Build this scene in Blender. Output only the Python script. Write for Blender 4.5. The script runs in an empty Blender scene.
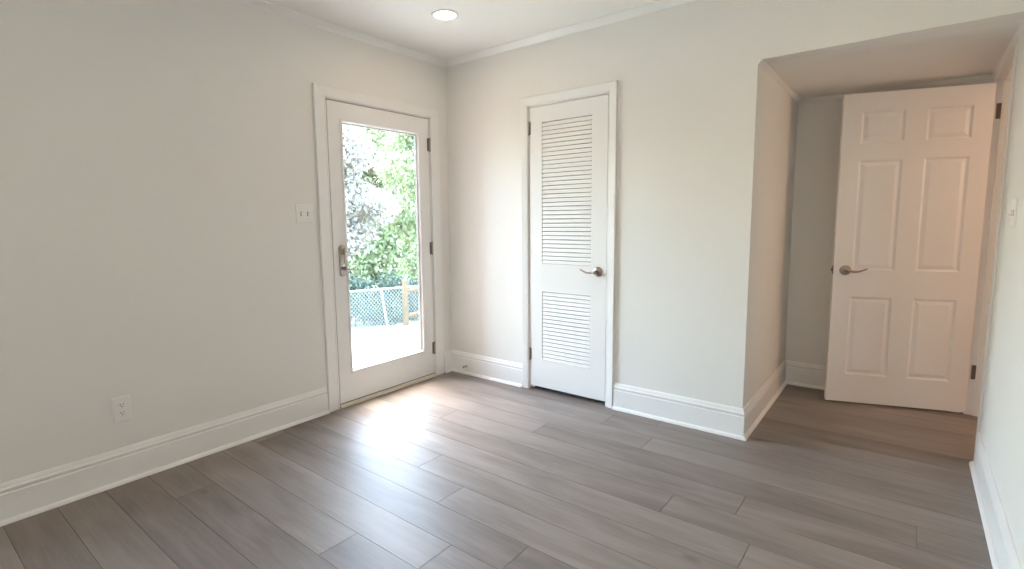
import bpy, math, random
import numpy as np
from mathutils import Vector, Matrix

C = bpy.context.scene
COL = C.collection
random.seed(7)

# ------------------------------------------------------------------ camera
def make_camera():
    f, px, py = 516.5445, 491.1615, 277.6586
    yaw, pitch, roll = 0.6808, 0.1141, -0.0129
    cam = bpy.data.cameras.new('camera')
    cam.sensor_fit = 'HORIZONTAL'
    cam.sensor_width = 36.0
    cam.lens = f * 36.0 / 1024.0
    cam.shift_x = (512.0 - px) / 1024.0
    cam.shift_y = (py - 284.5) / 1024.0
    cam.clip_start = 0.02
    o = bpy.data.objects.new('camera', cam)
    COL.objects.link(o)
    fw = Vector((-math.sin(yaw) * math.cos(pitch), math.cos(yaw) * math.cos(pitch), -math.sin(pitch)))
    r = Vector((math.cos(yaw), math.sin(yaw), 0))
    u = r.cross(fw)
    r2 = r * math.cos(roll) + u * math.sin(roll)
    u2 = -r * math.sin(roll) + u * math.cos(roll)
    m = Matrix((r2, u2, -fw)).transposed().to_4x4()
    m.translation = Vector((2.9578, -3.1102, 1.2743))
    o.matrix_world = m
    C.camera = o
make_camera()

# ------------------------------------------------------------------ world (bright thin overcast), exposure
SKY_STRENGTH = 5.0
CANS = (62.0, 118.0, 138.0, 25.0)   # lamp strengths: above the doors, then added unseen lamps: middle, rear, bedroom
C.view_settings.view_transform = 'Standard'
C.view_settings.look = 'None'
C.view_settings.gamma = 1.0
C.view_settings.use_curve_mapping = False
C.view_settings.exposure = 0.0
C.cycles.use_denoising = True
C.cycles.max_bounces = 14
C.cycles.diffuse_bounces = 8
C.cycles.glossy_bounces = 6
C.cycles.transparent_max_bounces = 16
C.cycles.sample_clamp_indirect = 8.0

w = bpy.data.worlds.new('sky')
C.world = w
w.use_nodes = True
wn = w.node_tree.nodes
bg = wn['Background']
sky = wn.new('ShaderNodeTexSky')
sky.sky_type = 'NISHITA'
sky.sun_disc = False
sky.sun_elevation = math.radians(73)
sky.sun_rotation = math.radians(-70)
sky.air_density = 1.2
sky.dust_density = 2.6
sky.ozone_density = 1.0
tint = wn.new('ShaderNodeMix'); tint.data_type = 'RGBA'; tint.blend_type = 'MULTIPLY'
tint.inputs['Factor'].default_value = 1.0
tint.inputs['B'].default_value = (1.05, 1.03, 0.95, 1)
w.node_tree.links.new(sky.outputs['Color'], tint.inputs['A'])
w.node_tree.links.new(tint.outputs['Result'], bg.inputs['Color'])
bg.inputs['Strength'].default_value = SKY_STRENGTH

# ------------------------------------------------------------------ measured geometry
RX = 3.294          # right wall
REAR = -4.60        # rear wall
CEIL = 2.515
AX, AY, AC = 2.276, 1.268, 2.090      # alcove: left wall x, back wall y, ceiling z
WT = 0.12

# ------------------------------------------------------------------ materials
def new_mat(name):
    m = bpy.data.materials.new(name)
    m.use_nodes = True
    return m, m.node_tree.nodes, m.node_tree.links, m.node_tree.nodes['Principled BSDF']

def plain(name, col, rough=0.5, metal=0.0, spec=0.5):
    m, n, l, b = new_mat(name)
    b.inputs['Base Color'].default_value = (*col, 1)
    b.inputs['Roughness'].default_value = rough
    b.inputs['Metallic'].default_value = metal
    b.inputs['Specular IOR Level'].default_value = spec
    return m

def paint(name, col, rough, bump=0.02, scale=220):
    """rolled wall paint: faint orange-peel bump"""
    m, n, l, b = new_mat(name)
    b.inputs['Base Color'].default_value = (*col, 1)
    b.inputs['Roughness'].default_value = rough
    tc = n.new('ShaderNodeTexCoord')
    nz = n.new('ShaderNodeTexNoise')
    nz.inputs['Scale'].default_value = scale
    nz.inputs['Detail'].default_value = 2
    bp = n.new('ShaderNodeBump')
    bp.inputs['Strength'].default_value = bump
    bp.inputs['Distance'].default_value = 0.002
    l.new(tc.outputs['Object'], nz.inputs['Vector'])
    l.new(nz.outputs['Fac'], bp.inputs['Height'])
    l.new(bp.outputs['Normal'], b.inputs['Normal'])
    return m

M = {}
M['wall'] = paint('wall_paint', (0.80, 0.79, 0.768), 0.55, 0.05)
M['ceiling'] = paint('ceiling_paint', (0.84, 0.83, 0.81), 0.8, 0.05)
M['trim'] = paint('trim_paint', (0.84, 0.838, 0.832), 0.35, 0.01)
M['door'] = paint('door_paint', (0.83, 0.83, 0.828), 0.38, 0.01)
M['peach'] = paint('peach_paint', (0.74, 0.55, 0.46), 0.6, 0.05)
M['nickel'] = plain('satin_nickel', (0.40, 0.36, 0.32), 0.28, 1.0)
M['steel_dark'] = plain('dark_hinge_metal', (0.19, 0.165, 0.15), 0.4, 1.0)
M['slot'] = plain('grey_slot', (0.30, 0.29, 0.28), 0.6)
M['plastic'] = plain('white_plastic', (0.82, 0.81, 0.80), 0.3)
M['dark'] = plain('dark_slot', (0.02, 0.02, 0.02), 0.6)
M['rubber'] = plain('grey_rubber', (0.09, 0.09, 0.09), 0.7)
M['sill'] = plain('threshold_cream', (0.62, 0.55, 0.46), 0.5)
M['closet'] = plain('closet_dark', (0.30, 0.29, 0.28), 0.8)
M['seam'] = plain('plank_seam', (0.105, 0.084, 0.074), 0.6)
M['concrete'] = paint('concrete', (0.50, 0.48, 0.45), 0.9, 0.3, 60)
M['siding'] = plain('exterior_siding', (0.7, 0.69, 0.66), 0.7)
def brick_mat():
    m, n, l, b = new_mat('brown_brick')
    tc = n.new('ShaderNodeTexCoord'); br = n.new('ShaderNodeTexBrick'); mp = n.new('ShaderNodeMapping')
    mp.inputs['Rotation'].default_value = (math.pi / 2, 0, 0)
    br.inputs['Scale'].default_value = 4.0
    br.inputs['Color1'].default_value = (.20, .10, .07, 1); br.inputs['Color2'].default_value = (.14, .075, .055, 1); br.inputs['Mortar'].default_value = (.26, .24, .22, 1)
    l.new(tc.outputs['Object'], mp.inputs['Vector']); l.new(mp.outputs[0], br.inputs['Vector']); l.new(br.outputs['Color'], b.inputs['Base Color'])
    b.inputs['Roughness'].default_value = .9
    return m
M['brick'] = brick_mat()
M['galv'] = plain('galvanised_steel', (0.32, 0.36, 0.35), 0.5, 0.2)

def floor_mat():
    m, n, l, b = new_mat('grey_oak_planks')
    at = n.new('ShaderNodeAttribute'); at.attribute_name = 'plank'
    tc = n.new('ShaderNodeTexCoord')
    off = n.new('ShaderNodeVectorMath'); off.operation = 'MULTIPLY_ADD'
    sc = n.new('ShaderNodeCombineXYZ')
    for i, k in enumerate((37.0, 91.0, 13.0)):
        mm = n.new('ShaderNodeMath'); mm.operation = 'MULTIPLY'; mm.inputs[1].default_value = k
        l.new(at.outputs['Fac'], mm.inputs[0]); l.new(mm.outputs[0], sc.inputs[i])
    add = n.new('ShaderNodeVectorMath'); add.operation = 'ADD'
    l.new(tc.outputs['Object'], add.inputs[0]); l.new(sc.outputs[0], add.inputs[1])
    def noise(scale, detail, rough, dist=0.0):
        mp = n.new('ShaderNodeMapping'); mp.inputs['Scale'].default_value = scale
        nz = n.new('ShaderNodeTexNoise')
        nz.inputs['Scale'].default_value = 1.0; nz.inputs['Detail'].default_value = detail
        nz.inputs['Roughness'].default_value = rough; nz.inputs['Distortion'].default_value = dist
        l.new(add.outputs[0], mp.inputs['Vector']); l.new(mp.outputs[0], nz.inputs['Vector'])
        return nz
    broad = noise((1.6, 7.0, 1.0), 3, 0.5, 0.6)
    grain = noise((4.0, 62.0, 1.0), 5, 0.65, 0.4)
    # combine: broad cloudiness + fine grain + per-plank tone
    m1 = n.new('ShaderNodeMath'); m1.operation = 'MULTIPLY_ADD'; m1.inputs[1].default_value = 0.55; 
    m2 = n.new('ShaderNodeMath'); m2.operation = 'MULTIPLY_ADD'; m2.inputs[1].default_value = 0.34
    m3 = n.new('ShaderNodeMath'); m3.operation = 'MULTIPLY'; m3.inputs[1].default_value = 0.16
    l.new(at.outputs['Fac'], m3.inputs[0])
    l.new(grain.outputs['Fac'], m2.inputs[0]); l.new(m3.outputs[0], m2.inputs[2])
    l.new(broad.outputs['Fac'], m1.inputs[0]); l.new(m2.outputs[0], m1.inputs[2])
    cr = n.new('ShaderNodeValToRGB')
    e = cr.color_ramp.elements
    e[0].position = 0.30; e[0].color = (0.126, 0.100, 0.090, 1)
    e[1].position = 0.80; e[1].color = (0.325, 0.280, 0.258, 1)
    k = cr.color_ramp.elements.new(0.55); k.color = (0.220, 0.183, 0.166, 1)
    l.new(m1.outputs[0], cr.inputs['Fac'])
    # knots
    vo = n.new('ShaderNodeTexVoronoi'); vo.inputs['Scale'].default_value = 1.0
    mp = n.new('ShaderNodeMapping'); mp.inputs['Scale'].default_value = (1.5, 3.2, 1.0)
    l.new(add.outputs[0], mp.inputs['Vector']); l.new(mp.outputs[0], vo.inputs['Vector'])
    kr = n.new('ShaderNodeValToRGB')
    kr.color_ramp.elements[0].position = 0.02; kr.color_ramp.elements[0].color = (0.45, 0.42, 0.40, 1)
    kr.color_ramp.elements[1].position = 0.07; kr.color_ramp.elements[1].color = (1, 1, 1, 1)
    l.new(vo.outputs['Distance'], kr.inputs['Fac'])
    mx = n.new('ShaderNodeMix'); mx.data_type = 'RGBA'; mx.blend_type = 'MULTIPLY'; mx.inputs['Factor'].default_value = 0.6
    l.new(cr.outputs['Color'], mx.inputs['A']); l.new(kr.outputs['Color'], mx.inputs['B'])
    l.new(mx.outputs['Result'], b.inputs['Base Color'])
    rr = n.new('ShaderNodeMapRange'); rr.inputs['To Min'].default_value = 0.35; rr.inputs['To Max'].default_value = 0.50
    l.new(grain.outputs['Fac'], rr.inputs['Value']); l.new(rr.outputs[0], b.inputs['Roughness'])
    bp = n.new('ShaderNodeBump'); bp.inputs['Strength'].default_value = 0.12; bp.inputs['Distance'].default_value = 0.001
    l.new(grain.outputs['Fac'], bp.inputs['Height']); l.new(bp.outputs['Normal'], b.inputs['Normal'])
    b.inputs['Specular IOR Level'].default_value = 0.5
    return m
M['floor'] = floor_mat()

def glass_mat():
    m = bpy.data.materials.new('clear_glass'); m.use_nodes = True
    n, l = m.node_tree.nodes, m.node_tree.links
    n.clear()
    out = n.new('ShaderNodeOutputMaterial'); tr = n.new('ShaderNodeBsdfTransparent'); gl = n.new('ShaderNodeBsdfGlossy')
    tr.inputs['Color'].default_value = (0.96, 0.98, 0.97, 1)
    gl.inputs['Roughness'].default_value = 0.0
    lw = n.new('ShaderNodeLayerWeight'); lw.inputs['Blend'].default_value = 0.5
    p5 = n.new('ShaderNodeMath'); p5.operation = 'POWER'; p5.inputs[1].default_value = 5.0
    fr = n.new('ShaderNodeMath'); fr.operation = 'MULTIPLY_ADD'; fr.inputs[1].default_value = 0.96; fr.inputs[2].default_value = 0.035
    l.new(lw.outputs['Facing'], p5.inputs[0]); l.new(p5.outputs[0], fr.inputs[0])
    mx = n.new('ShaderNodeMixShader')
    l.new(fr.outputs[0], mx.inputs['Fac']); l.new(tr.outputs[0], mx.inputs[1]); l.new(gl.outputs[0], mx.inputs[2])
    l.new(mx.outputs[0], out.inputs['Surface'])
    return m
M['glass'] = glass_mat()

def leaf_mat(name, c1, c2, trans=0.35):
    m = bpy.data.materials.new(name); m.use_nodes = True
    n, l = m.node_tree.nodes, m.node_tree.links
    n.clear()
    out = n.new('ShaderNodeOutputMaterial')
    pr = n.new('ShaderNodeBsdfPrincipled'); ts = n.new('ShaderNodeBsdfTranslucent'); mx = n.new('ShaderNodeMixShader')
    at = n.new('ShaderNodeAttribute'); at.attribute_name = 'leaf'
    cr = n.new('ShaderNodeValToRGB')
    cr.color_ramp.elements[0].color = (*c1, 1); cr.color_ramp.elements[1].color = (*c2, 1)
    l.new(at.outputs['Fac'], cr.inputs['Fac'])
    l.new(cr.outputs['Color'], pr.inputs['Base Color']); l.new(cr.outputs['Color'], ts.inputs['Color'])
    pr.inputs['Roughness'].default_value = 0.35
    mx.inputs['Fac'].default_value = trans
    l.new(pr.outputs[0], mx.inputs[1]); l.new(ts.outputs[0], mx.inputs[2]); l.new(mx.outputs[0], out.inputs['Surface'])
    return m
M['leaf_green'] = leaf_mat('bright_green_leaf', (0.13, 0.175, 0.085), (0.33, 0.39, 0.23))
M['leaf_pale'] = leaf_mat('pale_grey_green_leaf', (0.14, 0.145, 0.125), (0.50, 0.47, 0.44))
M['leaf_dark'] = leaf_mat('deep_green_leaf', (0.03, 0.055, 0.040), (0.08, 0.125, 0.09))

def bark_mat():
    m, n, l, b = new_mat('bark')
    nz = n.new('ShaderNodeTexNoise'); nz.inputs['Scale'].default_value = 9
    cr = n.new('ShaderNodeValToRGB')
    cr.color_ramp.elements[0].color = (0.08, 0.06, 0.045, 1); cr.color_ramp.elements[1].color = (0.22, 0.18, 0.14, 1)
    l.new(nz.outputs['Fac'], cr.inputs['Fac']); l.new(cr.outputs['Color'], b.inputs['Base Color'])
    b.inputs['Roughness'].default_value = 0.9
    return m
M['bark'] = bark_mat()

def wood_post_mat():
    m, n, l, b = new_mat('split_rail_wood')
    tc = n.new('ShaderNodeTexCoord'); mp = n.new('ShaderNodeMapping'); mp.inputs['Scale'].default_value = (30, 30, 4)
    nz = n.new('ShaderNodeTexNoise'); nz.inputs['Scale'].default_value = 1; nz.inputs['Detail'].default_value = 4
    cr = n.new('ShaderNodeValToRGB')
    cr.color_ramp.elements[0].color = (0.075, 0.052, 0.032, 1); cr.color_ramp.elements[1].color = (0.135, 0.10, 0.062, 1)
    l.new(tc.outputs['Object'], mp.inputs['Vector']); l.new(mp.outputs[0], nz.inputs['Vector'])
    l.new(nz.outputs['Fac'], cr.inputs['Fac']); l.new(cr.outputs['Color'], b.inputs['Base Color'])
    b.inputs['Roughness'].default_value = 0.8
    return m
M['post_wood'] = wood_post_mat()

def lawn_mat():
    m, n, l, b = new_mat('dry_lawn')
    nz = n.new('ShaderNodeTexNoise'); nz.inputs['Scale'].default_value = 3; nz.inputs['Detail'].default_value = 6
    tc = n.new('ShaderNodeTexCoord')
    cr = n.new('ShaderNodeValToRGB')
    cr.color_ramp.elements[0].position = 0.3; cr.color_ramp.elements[0].color = (0.26, 0.27, 0.19, 1)
    cr.color_ramp.elements[1].position = 0.7; cr.color_ramp.elements[1].color = (0.40, 0.38, 0.30, 1)
    l.new(tc.outputs['Object'], nz.inputs['Vector'])
    l.new(nz.outputs['Fac'], cr.inputs['Fac']); l.new(cr.outputs['Color'], b.inputs['Base Color'])
    b.inputs['Roughness'].default_value = 0.95
    return m
M['lawn'] = lawn_mat()

def emit_mat(name, col, strength):
    m = bpy.data.materials.new(name); m.use_nodes = True
    n, l = m.node_tree.nodes, m.node_tree.links
    n.clear()
    out = n.new('ShaderNodeOutputMaterial'); e = n.new('ShaderNodeEmission')
    e.inputs['Color'].default_value = (*col, 1); e.inputs['Strength'].default_value = strength
    l.new(e.outputs[0], out.inputs['Surface'])
    return m

# ------------------------------------------------------------------ mesh helpers
class MB:
    def __init__(self):
        self.v, self.f = [], []
    def box(self, x0, x1, y0, y1, z0, z1, mat=None):
        x0, x1 = sorted((x0, x1)); y0, y1 = sorted((y0, y1)); z0, z1 = sorted((z0, z1))
        b = len(self.v)
        pts = [(x, y, z) for z in (z0, z1) for y in (y0, y1) for x in (x0, x1)]
        if mat is not None: pts = [tuple(mat @ Vector(p)) for p in pts]
        self.v += pts
        for q in ((0, 2, 3, 1), (4, 5, 7, 6), (0, 1, 5, 4), (2, 6, 7, 3), (0, 4, 6, 2), (1, 3, 7, 5)):
            self.f.append(tuple(b + i for i in q))
        return self
    def rings(self, rings, closed_ring=True, cap=True, loop=False):
        b = len(self.v); n = len(rings[0])
        for r in rings: self.v += [tuple(p) for p in r]
        m = len(rings)
        for i in range(m if loop else m - 1):
            i2 = (i + 1) % m
            for j in range(n if closed_ring else n - 1):
                j2 = (j + 1) % n
                self.f.append((b + i * n + j, b + i * n + j2, b + i2 * n + j2, b + i2 * n + j))
        if cap and not loop:
            self.f.append(tuple(b + j for j in range(n - 1, -1, -1)))
            self.f.append(tuple(b + (m - 1) * n + j for j in range(n)))
        return self
    def lathe(self, origin, axis, prof, seg=28):
        """prof: list of (radius, height along axis)"""
        axis = Vector(axis).normalized()
        a = axis.orthogonal().normalized(); c = axis.cross(a)
        o = Vector(origin)
        rings = []
        for r, h in prof:
            r = max(r, 1e-5)
            rings.append([o + axis * h + (a * math.cos(t) + c * math.sin(t)) * r
                          for t in [2 * math.pi * k / seg for k in range(seg)]])
        return self.rings(rings)
    def tube(self, path, radii, seg=12, squash=None, up=None):
        """swept tube; squash = (sx, sz) scale of the cross-section along side/up"""
        P = [Vector(p) for p in path]
        up = Vector(up) if up is not None else None
        rings = []
        for i, p in enumerate(P):
            t = (P[min(i + 1, len(P) - 1)] - P[max(i - 1, 0)]).normalized()
            u = up if up is not None else Vector((0, 0, 1))
            if abs(t.dot(u)) > 0.98: u = Vector((1, 0, 0))
            s = t.cross(u).normalized(); u2 = s.cross(t).normalized()
            r = radii[i] if hasattr(radii, '__len__') else radii
            sx, sz = squash[i] if isinstance(squash, list) else (squash or (1, 1))
            rings.append([p + s * math.cos(a) * r * sx + u2 * math.sin(a) * r * sz
                          for a in [2 * math.pi * k / seg for k in range(seg)]])
        return self.rings(rings)
    def build(self, name, mat, parent=None, smooth=False, bevel=0.0, loc=None):
        me = bpy.data.meshes.new(name)
        me.from_pydata([tuple(map(float, p)) for p in self.v], [], self.f)
        me.validate(); me.update()
        import bmesh
        bm = bmesh.new(); bm.from_mesh(me)
        bmesh.ops.recalc_face_normals(bm, faces=bm.faces)
        bm.to_mesh(me); bm.free()
        me.materials.append(mat)
        o = bpy.data.objects.new(name, me)
        COL.objects.link(o)
        if parent is not None: o.parent = parent
        if loc is not None: o.location = loc
        if bevel:
            bv = o.modifiers.new('soft_edges', 'BEVEL'); bv.width = bevel; bv.segments = 2; bv.limit_method = 'ANGLE'
            bv.angle_limit = math.radians(40)
        if smooth:
            for p in me.polygons: p.use_smooth = True
            try:
                me.set_sharp_from_angle(angle=math.radians(38))
            except Exception: pass
        return o

def empty(name, loc=(0, 0, 0), rotz=0.0):
    o = bpy.data.objects.new(name, None)
    COL.objects.link(o)
    o.location = loc; o.rotation_euler = (0, 0, rotz)
    o.empty_display_size = 0.1
    return o

def tag(o, label, cat, group=None, kind=None):
    o['label'] = label; o['category'] = cat
    if group: o['group'] = group
    if kind: o['kind'] = kind
    return o
def struct(o, label, cat):
    return tag(o, label, cat, None, 'structure')

# ------------------------------------------------------------------ floor
def build_floor():
    """plank rows run along x, 0.18 m wide; seams measured from the photograph"""
    v, f, tone, mi = [], [], [], []
    W, L, g = 0.18, 1.78, 0.0009
    y_ref = -2.82
    known = {0: 1.5, 1: 1.5, 2: 1.62, 15: .04, 16: .04, 17: .04, 18: .04, 19: .04, 20: .04, 21: .04, 22: .04, 3: .383, 4: 1.27, 5: 1.63, 6: 1.874, 7: 1.37, 8: 1.05, 9: 2.546, 10: 2.187, 11: .67, 12: 1.272, 13: 1.872, 14: 1.538}
    rnd = random.Random(3)
    x0f, x1f = -0.05, 6.0
    r0 = math.floor((REAR - y_ref) / W); r1 = math.ceil((AY + 1.6 - y_ref) / W)
    for r in range(r0, r1):
        ya, yb = y_ref + r * W, y_ref + (r + 1) * W
        off = known.get(r, rnd.uniform(0, L))
        k = math.floor((x0f - off) / L)
        x = off + k * L
        xmax = x1f
        while x < xmax:
            a, b = max(x, x0f), min(x + L, xmax)
            if b - a > 0.002:
                i = len(v)
                t = 0.0030
                z = 0.0
                v += [(a + g, ya + g, z), (b - g, ya + g, z), (b - g, yb - g, z), (a + g, yb - g, z),
                      (a, ya, z - t), (b, ya, z - t), (b, yb, z - t), (a, yb, z - t)]
                f += [(i, i + 1, i + 2, i + 3), (i + 4, i + 5, i + 1, i), (i + 5, i + 6, i + 2, i + 1), (i + 6, i + 7, i + 3, i + 2), (i + 7, i + 4, i, i + 3)]
                tone += [rnd.random()] * 5; mi += [0, 1, 1, 1, 1]
            x += L
    # slab below
    i = len(v)
    zz = (-0.0031, -0.12)
    for z in zz:
        v += [(x0f, REAR - .12, z), (x1f, REAR - .12, z), (x1f, 2.9, z), (x0f, 2.9, z)]
    f += [(i, i + 1, i + 2, i + 3), (i + 7, i + 6, i + 5, i + 4)] + [(i + j, i + 4 + j, i + 4 + (j + 1) % 4, i + (j + 1) % 4) for j in range(4)]
    tone += [0.0] * 6; mi += [1] * 6
    me = bpy.data.meshes.new('floor'); me.from_pydata(v, [], f); me.update()
    at = me.attributes.new('plank', 'FLOAT', 'FACE')
    at.data.foreach_set('value', tone)
    me.materials.append(M['floor']); me.materials.append(M['seam'])
    me.polygons.foreach_set('material_index', mi)
    o = bpy.data.objects.new('floor', me); COL.objects.link(o)
    struct(o, 'grey-brown wood plank floor running through the room', 'floor')
build_floor()

# ------------------------------------------------------------------ walls
# opening data
GL, GR, GT = -1.112, -0.210, 2.045       # glass door slab (along y), top
LL, LR, LT = 0.8058, 1.415, 2.048        # louvered door slab (along x), top
DN, DF, DT = 0.455, 1.235, 2.047         # doorway in right wall (y near, y far), top
J = 0.006

m = MB()
WY0, WY1, WZ0, WZ1 = -4.35, -3.20, 0.75, 1.80      # unseen window opening beside the viewer, added to let in daylight
m.box(-WT, 0, REAR - WT, WY0, 0, CEIL).box(-WT, 0, WY1, GL - .030, 0, CEIL)
m.box(-WT, 0, WY0, WY1, 0, WZ0).box(-WT, 0, WY0, WY1, WZ1, CEIL)
m.box(-WT, 0, GR + .030, WT, 0, CEIL)
m.box(-WT, 0, GL - .030, GR + .030, GT + .030, CEIL)
struct(m.build('wall_left', M['wall']), 'white left wall holding the glass door', 'wall')

m = MB()
m.box(0, LL - .025, 0, WT, 0, CEIL)
m.box(LR + .025, AX, 0, WT, 0, CEIL)
m.box(LL - .025, LR + .025, 0, WT, LT + .025, CEIL)
m.box(AX, RX, 0, WT, AC, CEIL)                   # header over the alcove
struct(m.build('wall_back', M['wall']), 'white back wall holding the louvered door', 'wall')

m = MB()
m.box(AX - WT, AX, WT, AY, 0, AC + .06)
struct(m.build('wall_alcove_left', M['wall']), 'narrow side wall of the alcove left of the open door', 'wall')
m = MB()
m.box(AX - WT, RX + WT, AY, AY + WT, 0, AC + .06)
struct(m.build('wall_alcove_back', M['wall']), 'back wall of the alcove behind the open six-panel door', 'wall')
m = MB()
m.box(AX, RX, WT, AY, AC, AC + .06)
struct(m.build('ceiling_alcove', M['ceiling']), 'low soffit ceiling of the alcove', 'ceiling')

m = MB()
m.box(RX, RX + WT, REAR - WT, DN - .020, 0, CEIL)
m.box(RX, RX + WT, DN - .020, DF + .020, DT + .020, CEIL)
m.box(RX, RX + WT, DF + .020, AY, 0, CEIL)
struct(m.build('wall_right', M['wall']), 'white right wall at the edge of the photo', 'wall')

m = MB()
fr = .05
m.box(-.09, -.03, WY0, WY1, WZ0, WZ0 + fr).box(-.09, -.03, WY0, WY1, WZ1 - fr, WZ1)
for yy in (WY0, WY1 - fr): m.box(-.09, -.03, yy, yy + fr, WZ0 + fr, WZ1 - fr)
m.box(-.08, -.04, WY0 + fr, WY1 - fr, (WZ0 + WZ1) / 2 - .02, (WZ0 + WZ1) / 2 + .02)
m.box(-.03, .05, WY0 - .03, WY1 + .03, WZ0 - .03, WZ0)
added_win = struct(m.build('added_window_1', M['trim'], bevel=.003), 'unseen white sash window added in the left wall beside the viewer for daylight', 'window')  # added window, never in view; brightens the right and back walls
m = MB(); m.box(-.062, -.058, WY0 + fr, WY1 - fr, WZ0 + fr, WZ1 - fr)
m.build('pane', M['glass'], added_win)

# rear wall, behind the camera
m = MB().box(-WT, RX + WT, REAR - WT, REAR, 0, CEIL)
struct(m.build('wall_rear', M['wall']), 'plain white rear wall behind the viewer', 'wall')

m = MB(); m.box(-WT, RX + WT, REAR - WT, WT, CEIL, CEIL + .12)
struct(m.build('ceiling', M['ceiling']), 'white main ceiling with the round recessed light', 'ceiling')

# closet behind the louvered door
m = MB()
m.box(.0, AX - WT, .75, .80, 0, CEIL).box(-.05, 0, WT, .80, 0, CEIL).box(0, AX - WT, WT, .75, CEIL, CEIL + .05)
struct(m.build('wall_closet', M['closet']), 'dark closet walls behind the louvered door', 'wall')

# room beyond the doorway
m = MB()
m.box(5.9, 6.0, REAR, 2.9, 0, CEIL).box(RX + WT, 5.9, 2.8, 2.9, 0, CEIL).box(RX + WT, 5.9, -1.6, -1.5, 0, CEIL)
m.box(RX + .0, RX + WT, AY + WT, 2.8, 0, CEIL)
struct(m.build('wall_bedroom', M['peach']), 'warm toned walls of the room past the doorway', 'wall')
m = MB(); m.box(RX + WT, 6.0, -1.6, 2.9, CEIL, CEIL + .1)
struct(m.build('ceiling_bedroom', M['ceiling']), 'ceiling of the room past the doorway', 'ceiling')

# ------------------------------------------------------------------ trim: baseboards, crown, casings
def run_profile(prof, p0, p1, inward, m0=0.0, m1=0.0, mb=None):
    """prof (d, z): d out of the wall along inward; m0/m1 mitre: ends shift along the run by m*d"""
    p0, p1, inw = Vector(p0), Vector(p1), Vector(inward)
    t = (p1 - p0).normalized()
    mb = mb or MB()
    mb.rings([[p0 + inw * d + t * (m0 * d) + Vector((0, 0, z)) for d, z in prof],
              [p1 + inw * d + t * (m1 * d) + Vector((0, 0, z)) for d, z in prof]])
    return mb

BASE = [(0, 0), (.014, 0), (.014, .128), (.0115, .132), (.0115, .138), (.0150, .143), (.0150, .150), (.0105, .158),
        (.0105, .162), (.0075, .170), (.0055, .1755), (0, .1755)]
SHOE = [(.013, 0)] + [(.014 + .016 * math.cos(a), .019 * math.sin(a)) for a in [math.pi / 2 * k / 6 for k in range(7)]] + [(.013, .019)]
CROWN = [(0, -.042), (.004, -.042), (.006, -.037), (.011, -.032), (.019, -.021), (.029, -.011), (.032, -.006), (.035, -.005), (.035, 0), (0, 0)]
CROWN_S = [(0, -.022), (.003, -.022), (.005, -.018), (.011, -.010), (.018, -.005), (.020, -.003), (.020, 0), (0, 0)]

def baseboard(name, runs, label):
    mb, ms = MB(), MB()
    for p0, p1, inw, a, b in runs:
        run_profile(BASE, p0, p1, inw, a, b, mb)
        run_profile(SHOE, p0, p1, inw, a, b, ms)
    o = struct(mb.build(name, M['trim']), label, 'baseboard')
    ms.build('shoe_molding', M['trim'], o, smooth=True)
    return o

GCAS = .099   # casing outer offset from slab edge (glass door)
LCAS = .066
baseboard('baseboard_left', [((0, REAR, 0), (0, GL - GCAS - .007, 0), (1, 0, 0), 1, 0),
                             ((0, GR + GCAS + .006, 0), (0, 0, 0), (1, 0, 0), 0, -1)], 'white moulded baseboard along the left wall')
baseboard('baseboard_back', [((0, 0, 0), (LL - LCAS, 0, 0), (0, -1, 0), 1, 0),
                             ((LR + LCAS + .004, 0, 0), (AX, 0, 0), (0, -1, 0), 0, 1)], 'white moulded baseboard along the back wall')
baseboard('baseboard_alcove_left', [((AX, 0, 0), (AX, AY, 0), (1, 0, 0), -1, -1)], 'white moulded baseboard on the alcove side wall')
baseboard('baseboard_alcove_back', [((AX, AY, 0), (RX, AY, 0), (0, -1, 0), 1, -1)], 'white moulded baseboard behind the open door')
baseboard('baseboard_right', [((RX, REAR, 0), (RX, .365, 0), (-1, 0, 0), 1, 0)], 'white moulded baseboard along the right wall')
baseboard('baseboard_rear', [((0, REAR, 0), (RX, REAR, 0), (0, 1, 0), 1, -1)], 'white moulded baseboard along the rear wall')

def crown(name, runs, prof, label):
    mb = MB()
    for p0, p1, inw, a, b in runs: run_profile(prof, p0, p1, inw, a, b, mb)
    struct(mb.build(name, M['trim'], smooth=True), label, 'crown molding')
crown('trim_1', [((0, REAR, CEIL), (0, 0, CEIL), (1, 0, 0), 1, -1)], CROWN, 'slim crown molding above the left wall')
crown('trim_2', [((0, 0, CEIL), (RX, 0, CEIL), (0, -1, 0), 1, -1)], CROWN, 'slim crown molding above the back wall')
crown('trim_3', [((RX, REAR, CEIL), (RX, 0, CEIL), (-1, 0, 0), 1, -1)], CROWN, 'slim crown molding above the right wall')
crown('trim_4', [((0, REAR, CEIL), (RX, REAR, CEIL), (0, 1, 0), 1, -1)], CROWN, 'slim crown molding above the rear wall')
crown('trim_5', [((AX, 0, AC), (AX, AY, AC), (1, 0, 0), 0, -1)], CROWN_S, 'small molding under the alcove soffit, on its left wall')
crown('trim_6', [((AX, AY, AC), (RX, AY, AC), (0, -1, 0), 1, -1)], CROWN_S, 'small molding under the alcove soffit, behind the open door')
crown('trim_7', [((RX, 0, AC), (RX, AY, AC), (-1, 0, 0), 0, -1)], [(d * .7, z * .9) for d, z in CROWN_S], 'small molding under the alcove soffit, on its right wall')

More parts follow.
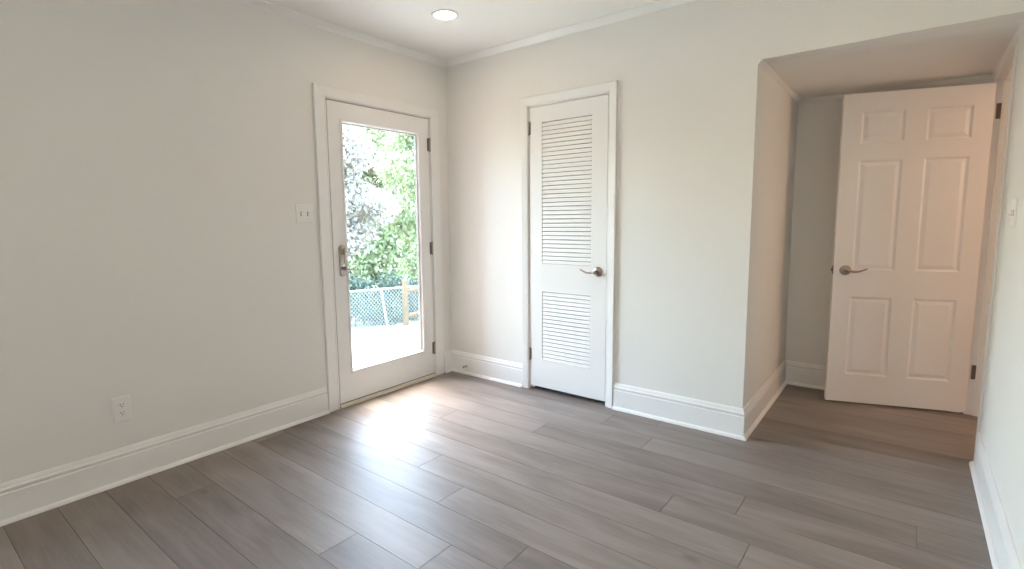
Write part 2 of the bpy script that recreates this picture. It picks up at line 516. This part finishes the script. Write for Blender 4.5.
CAS = [(0, 0), (0, .009), (.004, .011), (.10, .0125), (.14, .0105), (.16, .0125), (.55, .0155), (.86, .018), (.94, .018), (1.0, .014), (1.0, 0)]
def casing(a, b, top, w, axis, plane, sign, hw=1.0, bottom=0.0):
    """mitred casing around an opening from a to b along axis ('x' or 'y') in the wall plane"""
    rings = []
    def pt(s, z, d):
        return (s, plane + sign * d, z) if axis == 'x' else (plane + sign * d, s, z)
    R = [[], [], [], []]
    for k, d in CAS:
        q = k * w if k <= 1 else k
        R[0].append(pt(a - q, bottom, d)); R[1].append(pt(a - q, top + q * hw, d))
        R[2].append(pt(b + q, top + q * hw, d)); R[3].append(pt(b + q, bottom, d))
    return MB().rings(R)
CAS = [(0, 0), (0, .009), (.05, .0115), (.12, .0125), (.15, .0105), (.18, .0125), (.55, .0155), (.88, .018), (.95, .018), (1.0, .014), (1.0, 0)]

# ------------------------------------------------------------------ small hardware builders (shared)
def lever_mesh(origin, out, along, length, wave=1.0):
    """wave lever: neck goes out of the door, arm runs along"""
    o, out, al = Vector(origin), Vector(out).normalized(), Vector(along).normalized()
    up = Vector((0, 0, 1))
    mb = MB()
    mb.lathe(o, out, [(.0, .0), (.0105, 0), (.0105, .020), (.0125, .024), (.0125, .046), (.011, .052), (.006, .055), (0, .0555)], 20)
    path, rad, sq = [], [], []
    n = 16
    for i in range(n + 1):
        t = i / n
        z = wave * (-.006 * math.sin(t * math.pi * 1.15) + .012 * max(0, t - .45) ** 1.3 / .55 ** 1.3)
        d = .036 + .006 * math.sin(t * math.pi)
        path.append(o + al * (t * length) + out * d + up * z)
        rad.append(.0088 * (1 - .50 * t))
        sq.append((.75 - .25 * t, 1.0))
    rad[-1] *= .55
    mb.tube(path, rad, 12, sq, up)
    return mb
def rosette_mesh(origin, out, r=.033):
    return MB().lathe(origin, out, [(0, 0), (r, 0), (r, .004), (r * .94, .008), (r * .70, .0105), (r * .55, .013), (0, .014)], 36)

def hinge(parent, p, along_leaf, out, h=.10, r=.0065, leaf=.028, mat='nickel', leaf_mat='steel_dark'):
    """butt hinge seen from its knuckle side: barrel of five knuckles with ball tips, and the visible leaf"""
    p, al, out = Vector(p), Vector(along_leaf), Vector(out)
    mb = MB()
    k = 5
    for i in range(k):
        z0 = -h / 2 + i * h / k
        mb.lathe(p + out * r * .6 + Vector((0, 0, z0)), (0, 0, 1), [(0, .0004), (r * .92, .0004), (r, .0012), (r, h / k - .0012), (r * .92, h / k - .0004), (0, h / k - .0004)], 14)
    for s in (-1, 1):
        mb.lathe(p + out * r * .6 + Vector((0, 0, s * h / 2)), (0, 0, s), [(r * .7, 0), (r * .8, .002), (r * .4, .005), (0, .006)], 12)
    o = mb.build('hinge', M[mat], parent, smooth=True)
    q = MB()
    t = out * .0012
    a, b = p, p + al * leaf
    q.rings([[a - t, a + t, a + t + Vector((0, 0, 1)) * h * .96, a - t + Vector((0, 0, 1)) * h * .96],
             [b - t, b + t, b + t + Vector((0, 0, 1)) * h * .96, b - t + Vector((0, 0, 1)) * h * .96]])
    q.v = [(x, y, z - h * .48) for x, y, z in q.v]
    q.build('hinge_leaf', M[leaf_mat], o)
    return o

# ------------------------------------------------------------------ door_1: full-lite glass door in the left wall
d1 = struct(empty('door_1', (0, (GL + GR) / 2, 0)), 'white exterior door with one full-height glass pane', 'door')
def local(mb, o):
    ox, oy, oz = o.location
    mb.v = [(x - ox, y - oy, z - oz) for x, y, z in [tuple(p) for p in mb.v]]
    return mb
def door_frame(name, mbs, label):
    pass
g0, g1, gz0, gz1 = GL + .110, GR - .113, .236, 1.922      # glass opening
T1 = .045
m = MB()
m.box(-T1, 0, GL, g0, .026, GT).box(-T1, 0, g1, GR, .026, GT).box(-T1, 0, g0, g1, .026, gz0).box(-T1, 0, g0, g1, gz1, GT)
local(m, d1).build('slab', M['door'], d1)
# glazing bead ring (both the raised lip and the sloped return to the glass)
def ring_profile(y0, y1, z0, z1, prof, plane_x):
    """prof: (inset, x) pairs around a rectangle"""
    R = []
    for s, zz, sy, sz in ((y0, z0, 1, 1), (y1, z0, -1, 1), (y1, z1, -1, -1), (y0, z1, 1, -1)):
        R.append([(plane_x + x, s + sy * i, zz + sz * i) for i, x in prof])
    return MB().rings(R, closed_ring=True, loop=True)
m = ring_profile(g0, g1, gz0, gz1, [(-.016, 0), (-.016, .005), (-.008, .007), (0, .004), (.003, -.010), (.007, -.012), (.008, -.034), (-.002, -.034), (-.002, 0)], 0)
local(m, d1).build('glazing_bead', M['door'], d1)
m = ring_profile(g0 + .008, g1 - .008, gz0 + .008, gz1 - .008, [(-.001, -.012), (.003, -.0125), (.004, -.034), (-.001, -.034)], 0)
local(m, d1).build('glazing_gasket', M['slot'], d1)
m = MB().box(-.0375, -.0345, g0 - .001, g1 + .001, gz0 - .001, gz1 + .001)
local(m, d1).build('pane', M['glass'], d1)
for z in (1.850, 1.045, .235):
    h = hinge(d1, (-(0) + .001, GR + .003 - d1.location.y, z), (0, -1, 0), (1, 0, 0), .10, .0090, .021)
# escutcheon plate with thumb turn and lever
m = MB()
yc = -1.049
prof = []
n = 10
for i in range(n + 1):
    a = math.pi * i / n
    prof.append((yc + .0235 * math.cos(a), 1.088 + .0235 * math.sin(a)))
for i in range(n + 1):
    a = math.pi + math.pi * i / n
    prof.append((yc + .0235 * math.cos(a), .922 + .0235 * math.sin(a)))
m.rings([[(x, yc + (y - yc) * k, 1.005 + (z - 1.005) * kz) for y, z in prof] for x, k, kz in ((0, 1, 1), (.006, 1, 1), (.010, .82, .955))])
esc = local(m, d1).build('handle_plate', M['nickel'], d1, smooth=True)
mb = MB().lathe((.009, yc, 1.062), (1, 0, 0), [(0, 0), (.013, 0), (.013, .006), (.009, .009), (0, .010)], 20)
mb.box(.016, .036, yc - .004, yc + .004, 1.046, 1.080)
local(mb, d1).build('thumb_turn', M['nickel'], esc, bevel=.0015)
local(lever_mesh((.009, yc, .955), (1, 0, 0), (0, 1, 0), .092), d1).build('lever', M['nickel'], esc, smooth=True)
# frame of that door
fr1 = struct(empty('trim_8', (0, (GL + GR) / 2, 0)), 'white casing and jamb around the glass door', 'door frame')
local(casing(GL - .012, GR + .012, GT + .010, .087, 'y', 0, 1, .83), fr1).build('casing', M['trim'], fr1)
m = MB()
g = .0065
for a, b in ((GL - .030, GL - g), (GR + g, GR + .030)):
    m.box(-WT - .02, .0, a, b, 0, GT + .030)
m.box(-WT - .02, .0, GL - g, GR + g, GT + g, GT + .030)
local(m, fr1).build('jamb', M['trim'], fr1)
m = MB()
m.box(-.075, -T1 - .001, GL - g, GL + .010, .02, GT).box(-.075, -T1 - .001, GR - .010, GR + g, .02, GT).box(-.075, -T1 - .001, GL + .010, GR - .010, GT - .010, GT + g)
m.box(-.060, -.003, GL - g, GR + g, .0205, .0262)
m.box(-T1, -.016, GL - g, GL, .0262, GT).box(-T1, -.016, GR, GR + g, .0262, GT).box(-T1, -.016, GL - g, GR + g, GT, GT + g)  # near-black fill puts the shade of the door gap into colour
local(m, fr1).build('weather_strip_gap_shade', M['dark'], fr1)
m = MB()
m.rings([[(-WT - .06, y, 0), (.022, y, 0), (.022, y, .010), (.012, y, .020), (-WT - .06, y, .020)] for y in (GL - g, GR + g)])
local(m, fr1).build('threshold', M['sill'], fr1)

# ------------------------------------------------------------------ door_2: louvered closet door in the back wall
d2 = struct(empty('door_2', ((LL + LR) / 2, 0, 0)), 'white louvered closet door with two slatted panels', 'door')
B2 = .030
sx0, sx1 = .9115, 1.303
T2 = .035
zt0, zt1, zb0, zb1 = .947, 1.937, .234, .744
m = MB()
m.box(LL, sx0, 0, T2, B2, LT).box(sx1, LR, 0, T2, B2, LT)
m.box(sx0, sx1, 0, T2, B2, zb0).box(sx0, sx1, 0, T2, zb1, zt0).box(sx0, sx1, 0, T2, zt1, LT)
local(m, d2).build('slab', M['door'], d2)
def louvers(z0, z1, n):
    mb = MB()
    p = (z1 - z0) / n
    for i in range(n):
        z = z0 + (i + .5) * p
        # slat: nearly upright front face, then sloping back so that it overlaps the next one up; an open slit stays between
        ring = lambda x: [(x, .0016, z - .0135), (x, .0010, z - .0120), (x, .0060, z + .0095), (x, .0080, z + .0110),
                          (x, .0240, z + .0230), (x, .0300, z + .0230), (x, .0300, z + .0170), (x, .0060, z - .0135)]
        zc0, zc1 = z0, z1
        r0, r1 = ring(sx0), ring(sx1)
        cl = lambda r: [(a, b, min(max(c, zc0), zc1)) for a, b, c in r]
        mb.rings([cl(r0), cl(r1)])
    return mb
local(louvers(zt0, zt1, 34), d2).build('louver_panel', M['door'], d2)
local(louvers(zb0, zb1, 18), d2).build('louver_panel', M['door'], d2)
for z in (1.905, .268):
    hinge(d2, (LL - .003 - d2.location.x, -.001, z), (1, 0, 0), (0, -1, 0), .09, .0065, .014)
kx, kz = 1.3555, .912
ro = local(rosette_mesh((kx, 0, kz), (0, -1, 0)), d2).build('rosette', M['nickel'], d2, smooth=True)
local(lever_mesh((kx, -.010, kz), (0, -1, 0), (-1, 0, 0), .112), d2).build('lever', M['nickel'], ro, smooth=True)
fr2 = struct(empty('trim_9', ((LL + LR) / 2, 0, 0)), 'white casing and jamb around the louvered door', 'door frame')
local(casing(LL - .009, LR + .009, LT + .009, .056, 'x', 0, -1, 1.12), fr2).build('casing', M['trim'], fr2)
g = .004
m = MB()
m.box(LL - .025, LL - g, 0, WT, 0, LT + .025).box(LR + g, LR + .025, 0, WT, 0, LT + .025).box(LL - g, LR + g, 0, WT, LT + g, LT + .025)
m.box(LL - g, LL + .010, T2 + .002, T2 + .014, 0, LT).box(LR - .010, LR + g, T2 + .002, T2 + .014, 0, LT).box(LL + .010, LR - .010, T2 + .002, T2 + .014, LT - .010, LT + g)
local(m, fr2).build('jamb', M['trim'], fr2)
m = MB().box(LR + .0035, LR + .0052, .004, .028, kz - .028, kz + .028)
m.box(LR + .0030, LR + .0052, -.004, .004, kz - .018, kz + .018)
local(m, fr2).build('strike_plate', M['nickel'], fr2)

# ------------------------------------------------------------------ door_3: six-panel door standing open in the alcove
H = Vector((3.3007, 1.2272, 0)); F = Vector((2.5776, .9766, 0))
U = (H - F).normalized()                    # free edge -> hinge edge
ang = math.atan2(U.y, U.x)
d3 = struct(empty('door_3', (F.x, F.y, 0), ang), 'white six-panel door standing open in the alcove', 'door')
# local frame: x along the leaf from the free edge, -y is the face towards the room, thickness to +y
LW = (H - F).length
B3, T3, TH = .013, 2.0316, .035
cols = ((.103, .336), (.446, .671))
rows = ((.204, .729), (.906, 1.613), (1.720, 1.915))
m = MB()
rd = .007
m.box(0, LW, rd, TH - rd, B3, T3)
xs = [0, cols[0][0], cols[0][1], cols[1][0], cols[1][1], LW]
for y0, y1 in ((0, rd), (TH - rd, TH)):
    for i in (0, 2, 4): m.box(xs[i], xs[i + 1], y0, y1, B3, T3)
    zs = [B3, rows[0][0], rows[0][1], rows[1][0], rows[1][1], rows[2][0], rows[2][1], T3]
    for c in cols:
        for i in (0, 2, 4, 6): m.box(c[0], c[1], y0, y1, zs[i], zs[i + 1])
m.build('slab', M['door'], d3)
for c in cols:
    for r in rows:
        mb = MB()
        for side in (0, 1):
            def yy(d): return d if side == 0 else TH - d
            rr = []
            for ins, d in ((0, 0), (.005, .0030), (.011, .0062), (.016, .0066), (.034, .0024), (.036, .0018)):
                rr.append([(c[0] + ins, yy(d), r[0] + ins), (c[1] - ins, yy(d), r[0] + ins), (c[1] - ins, yy(d), r[1] - ins), (c[0] + ins, yy(d), r[1] - ins)])
            mb.rings(rr, cap=False)
            b = len(mb.v) - 4
            mb.f.append((b, b + 1, b + 2, b + 3))
        mb.build('panel', M['door'], d3)
kx, kz = .066, .906
ro = rosette_mesh((kx, 0, kz), (0, -1, 0)).build('rosette', M['nickel'], d3, smooth=True)
lever_mesh((kx, -.010, kz), (0, -1, 0), (1, 0, 0), .112).build('lever', M['nickel'], ro, smooth=True)
ro2 = rosette_mesh((kx, TH, kz), (0, 1, 0)).build('rosette', M['nickel'], d3, smooth=True)
lever_mesh((kx, TH + .010, kz), (0, 1, 0), (1, 0, 0), .112).build('lever', M['nickel'], ro2, smooth=True)
m = MB().box(-.0012, .002, .005, .030, kz - .029, kz + .029)
m.rings([[(-.0012, .010, kz - .010), (-.0012, .025, kz - .010), (-.0012, .025, kz + .010), (-.0012, .010, kz + .010)],
         [(-.012, .012, kz - .009), (-.004, .024, kz - .009), (-.004, .024, kz + .009), (-.012, .012, kz + .009)]])
m.build('latch', M['steel_dark'], d3)

fr3 = struct(empty('trim_10', (RX, (DN + DF) / 2, 0)), 'white jamb of the doorway beside the open door', 'door frame')
m = MB()
m.box(RX - .001, RX + WT + .001, DF, DF + .020, 0, DT + .020)
m.box(RX - .001, RX + WT + .001, DN - .020, DN, 0, DT + .020)
m.box(RX - .001, RX + WT + .001, DN, DF, DT, DT + .020)
m.box(RX + .040, RX + .076, DF - .011, DF, 0, DT).box(RX + .040, RX + .076, DN, DN + .011, 0, DT).box(RX + .040, RX + .076, DN + .011, DF - .011, DT - .011, DT)
local(m, fr3).build('jamb', M['trim'], fr3)
m = MB().box(RX - .006, RX, DN - .085, DN - .004, 0, DT + .010)
m.box(RX - .006, RX, DN - .085, AY, DT + .006, AC - .006)
local(m, fr3).build('casing', M['trim'], fr3, bevel=.002)
for z in (1.868, .277):
    q = MB().box(RX + .017, RX + .038, DF - .0022, DF, z - .045, z + .045)
    hl = local(q, fr3).build('hinge_leaf', M['steel_dark'], fr3)
    mb = MB()
    for i in range(5):
        mb.lathe((RX - .008, DF + .010, z - .045 + i * .018), (0, 0, 1), [(0, .0004), (.0056, .0004), (.006, .001), (.006, .017), (.0056, .0176), (0, .0176)], 14)
    local(mb, fr3).build('hinge_barrel', M['steel_dark'], hl, smooth=True)

# ------------------------------------------------------------------ wall plates
def plate_mesh(w_, h_, d=.006):
    """bevelled cover plate in local x (width) / z (height), sticking out to -y"""
    rr = []
    for ins, y in ((0, 0), (0, -d * .55), (.003, -d * .9), (.006, -d)):
        rr.append([(-w_ / 2 + ins, y, -h_ / 2 + ins), (w_ / 2 - ins, y, -h_ / 2 + ins), (w_ / 2 - ins, y, h_ / 2 - ins), (-w_ / 2 + ins, y, h_ / 2 - ins)])
    return MB().rings(rr)
def toggle_switch(name, loc, rotz, label, n=2, w_=.116, h_=.116):
    t = tag(empty(name, loc, rotz), label, 'light switch')
    plate_mesh(w_, h_).build('cover_plate', M['plastic'], t)
    for i in range(n):
        x = (i - (n - 1) / 2) * .046
        mb = MB().box(x - .0055, x + .0055, -.0072, -.0058, -.0125, .0125)
        col = mb.build('toggle_slot', M['slot'], t)
        q = MB()
        q.rings([[(x - .0042, -.006, -.005), (x + .0042, -.006, -.005), (x + .0042, -.006, .006), (x - .0042, -.006, .006)],
                 [(x - .0034, -.018, -.012), (x + .0034, -.018, -.012), (x + .0034, -.017, -.005), (x - .0034, -.017, -.005)]])
        q.build('toggle', M['plastic'], t, bevel=.001)
        for s in (-1, 1):
            MB().lathe((x, -.0055, s * .030), (0, -1, 0), [(0, 0), (.0032, 0), (.0028, .0012), (0, .0015)], 12).build('screw', M['plastic'], t)
    return t
# rotz: local -y points into the room. left wall faces +x: rotz = +90deg -> local -y -> +x
toggle_switch('light_switch', (0, -1.311, 1.318), math.pi / 2, 'white double toggle switch beside the glass door')
toggle_switch('light_switch', (RX, -.035, 1.270), -math.pi / 2, 'white double toggle switch on the right wall')

def outlet(loc, rotz, label):
    t = tag(empty('power_outlet', loc, rotz), label, 'outlet')
    plate_mesh(.078, .124).build('cover_plate', M['plastic'], t)
    for zc in (.0195, -.0195):
        prof = []
        for k in range(24):
            a = 2 * math.pi * k / 24
            prof.append((.0172 * math.cos(a), max(-.0135, min(.0135, .0172 * math.sin(a)))))
        face = MB().rings([[(x, -.0055, zc + z) for x, z in prof], [(x, -.0072, zc + z) for x, z in prof], [(x * .93, -.0078, zc + z * .93) for x, z in prof]]).build('receptacle', M['plastic'], t)
        mb = MB()
        mb.box(-.0075, -.0050, -.0082, -.0076, zc - .001, zc + .0085).box(.0050, .0075, -.0082, -.0076, zc + .000, zc + .0080)
        mb.lathe((0, -.0076, zc - .0065), (0, -1, 0), [(0, 0), (.0028, 0), (.0028, .0006), (0, .0006)], 14)
        mb.build('slots', M['dark'], face)
    MB().lathe((0, -.0055, 0), (0, -1, 0), [(0, 0), (.0032, 0), (.0028, .0012), (0, .0015)], 12).build('screw', M['plastic'], t)
    return t
outlet((0, -2.354, .369), math.pi / 2, 'white duplex power outlet low on the left wall')

# door stop on the back baseboard near the corner
t = tag(empty('door_stop', (.176, -.0140, .066)), 'small nickel door stop on the baseboard near the corner', 'door stop')
MB().lathe((0, 0, 0), (0, -1, 0), [(0, 0), (.011, 0), (.011, .002), (.007, .005), (0, .005)], 18).build('base', M['nickel'], t, smooth=True)
mb = MB()
path = [(.0045 * math.cos(k * .9), -.004 - k * .00030, .0045 * math.sin(k * .9)) for k in range(90)]
mb.tube(path, .0012, 6)
mb.build('spring', M['nickel'], t, smooth=True)
MB().lathe((0, -.030, 0), (0, -1, 0), [(0, 0), (.006, 0), (.0065, .003), (.006, .010), (.004, .012), (0, .0122)], 16).build('rubber_tip', M['rubber'], t, smooth=True)

# ------------------------------------------------------------------ recessed ceiling lights
def downlight(x, y, label, mat=None, z=CEIL):
    t = tag(empty('recessed_light', (x, y, z)), label, 'ceiling light', 'recessed ceiling lights')
    MB().lathe((0, 0, 0), (0, 0, -1), [(.060, .0005), (.082, .0005), (.084, .002), (.082, .005), (.070, .007), (.066, .006), (.063, .002)], 48)
    mb = MB()
    seg = 48
    prof = [(.064, .0002), (.083, .0002), (.085, .002), (.083, .005), (.071, .0075), (.067, .0065), (.064, .002)]
    R = [[(r * math.cos(2 * math.pi * k / seg), r * math.sin(2 * math.pi * k / seg), -h) for r, h in prof] for k in range(seg)]
    mb.rings(R, loop=True)
    mb.build('trim_ring', M['trim'], t, smooth=True)
    MB().lathe((0, 0, 0), (0, 0, -1), [(0, .0004), (.0655, .0004), (.0655, .0022), (0, .0030)], 40).build('lens', mat, t)
    return t
LENS = [emit_mat('lamp_glow_%s' % k, c, st) for k, c, st in (
    ('doors', (1.0, 0.67, 0.42), CANS[0]), ('middle', (1.0, 0.67, 0.40), CANS[1]),
    ('rear', (1.0, 0.67, 0.40), CANS[2]), ('bedroom', (1.0, 0.72, 0.48), CANS[3]))]
downlight(.667, -.697, 'round white recessed light glowing in the ceiling above the doors', LENS[0])
downlight(2.63, -1.20, 'added recessed light, out of view in the ceiling nearer the right wall', LENS[1])  # lamp added out of view to brighten the room
downlight(2.63, -3.30, 'added recessed light, out of view in the ceiling by the rear right corner', LENS[2])  # second unseen lamp, added for more warm light
t = tag(empty('added_pendant_lamp', (4.75, .85, CEIL)), 'added unseen globe pendant lamp in the room past the doorway', 'ceiling light')  # made-up pendant, unseen, throws warm light into the alcove
MB().lathe((0, 0, 0), (0, 0, -1), [(0, 0), (.06, 0), (.06, .012), (.02, .03), (0, .03)], 24).build('canopy', M['nickel'], t, smooth=True)
MB().lathe((0, 0, -.02), (0, 0, -1), [(.004, 0), (.004, .60)], 8).build('cord', M['plastic'], t)
MB().lathe((0, 0, -.60), (0, 0, -1), [(.20 * math.sin(math.pi * k / 20), .20 - .20 * math.cos(math.pi * k / 20)) for k in range(21)], 32).build('globe', LENS[3], t, smooth=True)

# ------------------------------------------------------------------ outside: landing, lawn, fences, trees
m = MB().box(-1.45, -WT, -2.55, -1.75, -.4, 3.2).box(-1.15, -WT, -2.40, -1.90, 3.2, 4.4).box(-1.20, -WT, -2.45, -1.85, 4.4, 4.5)
struct(m.build('added_chimney_blocker', M['brick'], bevel=.01), 'unseen brick chimney added outside the left wall to block sky light', 'chimney')  # added mass, out of view, keeps sky light off the back corner
m = MB().box(-1.75, -WT - .03, -2.2, 1.2, -.30, -.13)
struct(m.build('ground_landing', M['concrete'], bevel=.01), 'pale concrete landing outside the glass door', 'landing')

FB = np.array([-7.25, 4.20]); FD = np.array([.366, .9306])          # chain-link line
FN = np.array([FD[1], -FD[0]])                                       # towards the house
def ground_z(x, y):
    s = (x - FB[0]) * FN[0] + (y - FB[1]) * FN[1]
    t = min(max(s / 5.2, 0), 1)
    return -1.42 + 1.12 * (t * t * (3 - 2 * t) * .45 + t * .55)
v, f = [], []
nx, ny = 60, 60
gx = np.linspace(-34, -.10, nx); gy = np.linspace(-18, 34, ny)
for y in gy:
    for x in gx: v.append((x, y, ground_z(x, y) + .02 * math.sin(x * 1.7) * math.cos(y * 1.3)))
for j in range(ny - 1):
    for i in range(nx - 1):
        a = j * nx + i; f.append((a, a + 1, a + nx + 1, a + nx))
me = bpy.data.meshes.new('ground_lawn'); me.from_pydata(v, [], f); me.update(); me.materials.append(M['lawn'])
for p in me.polygons: p.use_smooth = True
o = bpy.data.objects.new('ground_lawn', me); COL.objects.link(o)
struct(o, 'pale sunlit yard sloping down to the fence', 'ground')

def on_fence(s, off=0.0):
    p = FB + FD * s + FN * off
    return p[0], p[1]
# chain-link fence
t = tag(empty('chain_link_fence', (*on_fence(0), -1.42)), 'silver chain-link fence at the end of the sunlit yard', 'fence')
def loc_t(mb, t):
    ox, oy, oz = t.location
    mb.v = [(p[0] - ox, p[1] - oy, p[2] - oz) for p in mb.v]
    return mb
S0, S1, FH = -7.0, 9.0, 1.02
x0, y0 = on_fence(S0); x1, y1 = on_fence(S1)
loc_t(MB().tube([(x0, y0, -1.42 + FH), (x1, y1, -1.42 + FH)], .021, 10), t).build('top_rail', M['galv'], t, smooth=True)
for s in (-5.6, -3.0, -.9, .90, 4.4, 7.4):
    x, y = on_fence(s, .02); xt, yt = on_fence(s - (.165 if s == .90 else 0), .02)      # one post leans
    mb = MB().tube([(x, y, -1.6), (xt, yt, -1.42 + FH + .01)], .026, 10)
    loc_t(mb, t).build('post', M['galv'], t, smooth=True)
mb = MB()
pitch = .085
n = int((S1 - S0) / pitch)
hz = 1.0
for i in range(-12, n):
    for sg in (1, -1):
        s_a = S0 + i * pitch; s_b = s_a + hz * .85
        if sg < 0: s_a, s_b = s_b, s_a
        if min(s_a, s_b) < S0 or max(s_a, s_b) > S1: continue
        xa, ya = on_fence(s_a, .003 * sg); xb, yb = on_fence(s_b, .003 * sg)
        mb.tube([(xa, ya, -1.42), (xb, yb, -1.42 + hz)],   .0039, 4)
loc_t(mb, t).build('wire_mesh', M['galv'], t)

# split-rail wood fence, just this side of the chain link
t = tag(empty('wooden_rail_fence', (*on_fence(1.22, .22), -1.36)), 'wooden post and rail fence section before the chain-link fence', 'fence')
ps = [on_fence(1.27, .22), on_fence(3.55, .26), on_fence(5.9, .3)]
pz = [-1.38, -1.14, -1.0]
for (x, y), z in zip(ps, pz):
    mb = MB()
    rr = []
    for zz, k in ((-.3, 1), (.55, .98), (1.14, .95), (1.19, .80), (1.205, .5)):
        rr.append([(x + .072 * k * math.cos(a) * (1 + .08 * math.sin(3 * a)), y + .072 * k * math.sin(a), z + zz) for a in [2 * math.pi * q / 14 for q in range(14)]])
    loc_t(mb.rings(rr), t).build('post', M['post_wood'], t, smooth=True)
for a in range(2):
    for zz in (.90, .28):
        (xa, ya), (xb, yb) = ps[a], ps[a + 1]
        n = 8
        path = [(xa + (xb - xa) * k / n, ya + (yb - ya) * k / n, pz[a] + (pz[a + 1] - pz[a]) * k / n + zz + .01 * math.sin(k * 1.9 + a)) for k in range(n + 1)]
        loc_t(MB().tube(path, [.045] + [.062] * (n - 1) + [.045], 10, (.75, 1)), t).build('rail', M['post_wood'], t, smooth=True)

def leaves_mesh(name, blobs, n, size, mat, parent, rng):
    """n leaf blades scattered through ellipsoid clumps; each leaf a bent six-vertex blade"""
    wts = np.array([b[3] * b[4] * b[5] for b in blobs]) ** .67
    idx = rng.choice(len(blobs), n, p=wts / wts.sum())
    B = np.array(blobs)[idx]
    d = rng.normal(size=(n, 3)); d /= np.linalg.norm(d, axis=1)[:, None]
    r = rng.random(n) ** .45
    c = B[:, :3] + d * r[:, None] * B[:, 3:6]
    ax = rng.normal(size=(n, 3)) + np.array([0, 0, -.35]); ax /= np.linalg.norm(ax, axis=1)[:, None]
    tmp = rng.normal(size=(n, 3)) * .7 + np.array([.3, -.3, .9])
    sd = np.cross(ax, tmp); sd /= np.linalg.norm(sd, axis=1)[:, None] + 1e-9
    nm = np.cross(sd, ax)
    L = size * (.6 + .8 * rng.random(n)); Wd = L * .30
    v = np.zeros((n, 6, 3))
    A = ax * L[:, None]; Sv = sd * Wd[:, None]; N = nm * (L * .10)[:, None]
    v[:, 0] = c; v[:, 1] = c + A * .40 + Sv - N * .3; v[:, 2] = c + A * .75 + Sv * .7 - N; v[:, 3] = c + A - N * 2
    v[:, 4] = c + A * .75 - Sv * .7 - N; v[:, 5] = c + A * .40 - Sv - N * .3
    base = np.arange(n)[:, None] * 6
    f = np.concatenate([base + np.array([[0, 1, 5, 0]])[:, :3], ], 1)
    me = bpy.data.meshes.new(name)
    faces = []
    for k in range(n):
        b = k * 6
        faces += [(b, b + 1, b + 2, b + 3), (b, b + 3, b + 4, b + 5)]
    me.from_pydata(v.reshape(-1, 3).tolist(), [], faces)
    me.update()
    at = me.attributes.new('leaf', 'FLOAT', 'FACE')
    at.data.foreach_set('value', np.repeat(rng.random(n), 2))
    me.materials.append(mat)
    o = bpy.data.objects.new(name, me); COL.objects.link(o); o.parent = parent
    return o

def tree(x, y, h, rad, n, size, mat, label, seed, low=.18, name='tree'):
    rng = np.random.default_rng(seed)
    z0 = ground_z(x, y)
    t = tag(empty(name, (x, y, z0)), label, 'tree' if name == 'tree' else 'bush', 'trees and bushes past the fence')
    mb = MB()
    bend = rng.normal(size=2) * .15
    pts = [(bend[0] * k * k, bend[1] * k * k, h * .75 * k - .1) for k in [i / 6 for i in range(7)]]
    mb.tube(pts, [.045 * h * .5 * (1 - .75 * i / 6) for i in range(7)], 9)
    for k in range(7):
        a = rng.random() * 6.28; q = rng.uniform(.3, .7); p = Vector(pts[int(q * 6)])
        e = p + Vector((math.cos(a) * rad * .7, math.sin(a) * rad * .7, h * .22))
        mb.tube([p, (p + e) / 2 + Vector((0, 0, -.08 * h * .3)), e], [.011 * h, .007 * h, .003 * h], 6)
    mb.build('trunk', M['bark'], t, smooth=True)
    blobs = []
    nb = 15
    for k in range(nb):
        zz = h * (low + (1 - low) * (k + .5) / nb)
        prof = math.sin(math.pi * min(.97, max(.12, (zz / h - low * .5) / (1 - low * .5)))) ** .6
        a = rng.random() * 6.28; rr = rad * prof * rng.uniform(.25, .75)
        s = rad * rng.uniform(.38, .58)
        blobs.append((math.cos(a) * rr, math.sin(a) * rr, min(zz, h - s * .5), s, s, s * .72))
    leaves_mesh('crown', blobs, n, size, mat, t, rng)
    return t
GRP = 'trees and bushes past the fence'
tree(-9.6, 5.3, 5.6, 1.85, 24000, .115, M['leaf_pale'], 'pale grey-green tree past the chain-link fence, left half of the door pane', 11, .10)
tree(-10.1, 9.5, 6.3, 1.75, 18000, .12, M['leaf_green'], 'bright green tree past the fence, behind the wooden post', 12, .12)
tree(-16.4, 12.2, 9.0, 4.6, 30000, .20, M['leaf_green'], 'wide green tree in the distance, showing between the nearer two', 13, .0)
# low hedge along the far side of the chain link
hx, hy = on_fence(1.0, -1.0)
t = tag(empty('hedge', (hx, hy, -1.42)), 'dark low hedge running behind the chain-link fence', 'hedge')
rng = np.random.default_rng(31)
blobs = []
for k in range(64):
    sx_ = -5.0 + 11.0 * k / 63
    dx, dy = FD * (sx_ - 1.0) + FN * rng.uniform(-.25, .25)
    blobs.append((dx, dy, rng.uniform(.15, 1.0), .48, .48, .45))
leaves_mesh('foliage', blobs, 52000, .085, M['leaf_dark'], t, rng)
mb = MB()
for k in range(26):
    dx, dy = FD * (-4.8 + 10.6 * k / 25 - 1.0) + FN * rng.uniform(-.15, .15)
    mb.tube([(dx, dy, -.1), (dx + rng.uniform(-.1, .1), dy + rng.uniform(-.1, .1), .5), (dx + rng.uniform(-.2, .2), dy + rng.uniform(-.2, .2), 1.1)], [.022, .016, .006], 6)
mb.build('stems', M['bark'], t, smooth=True)
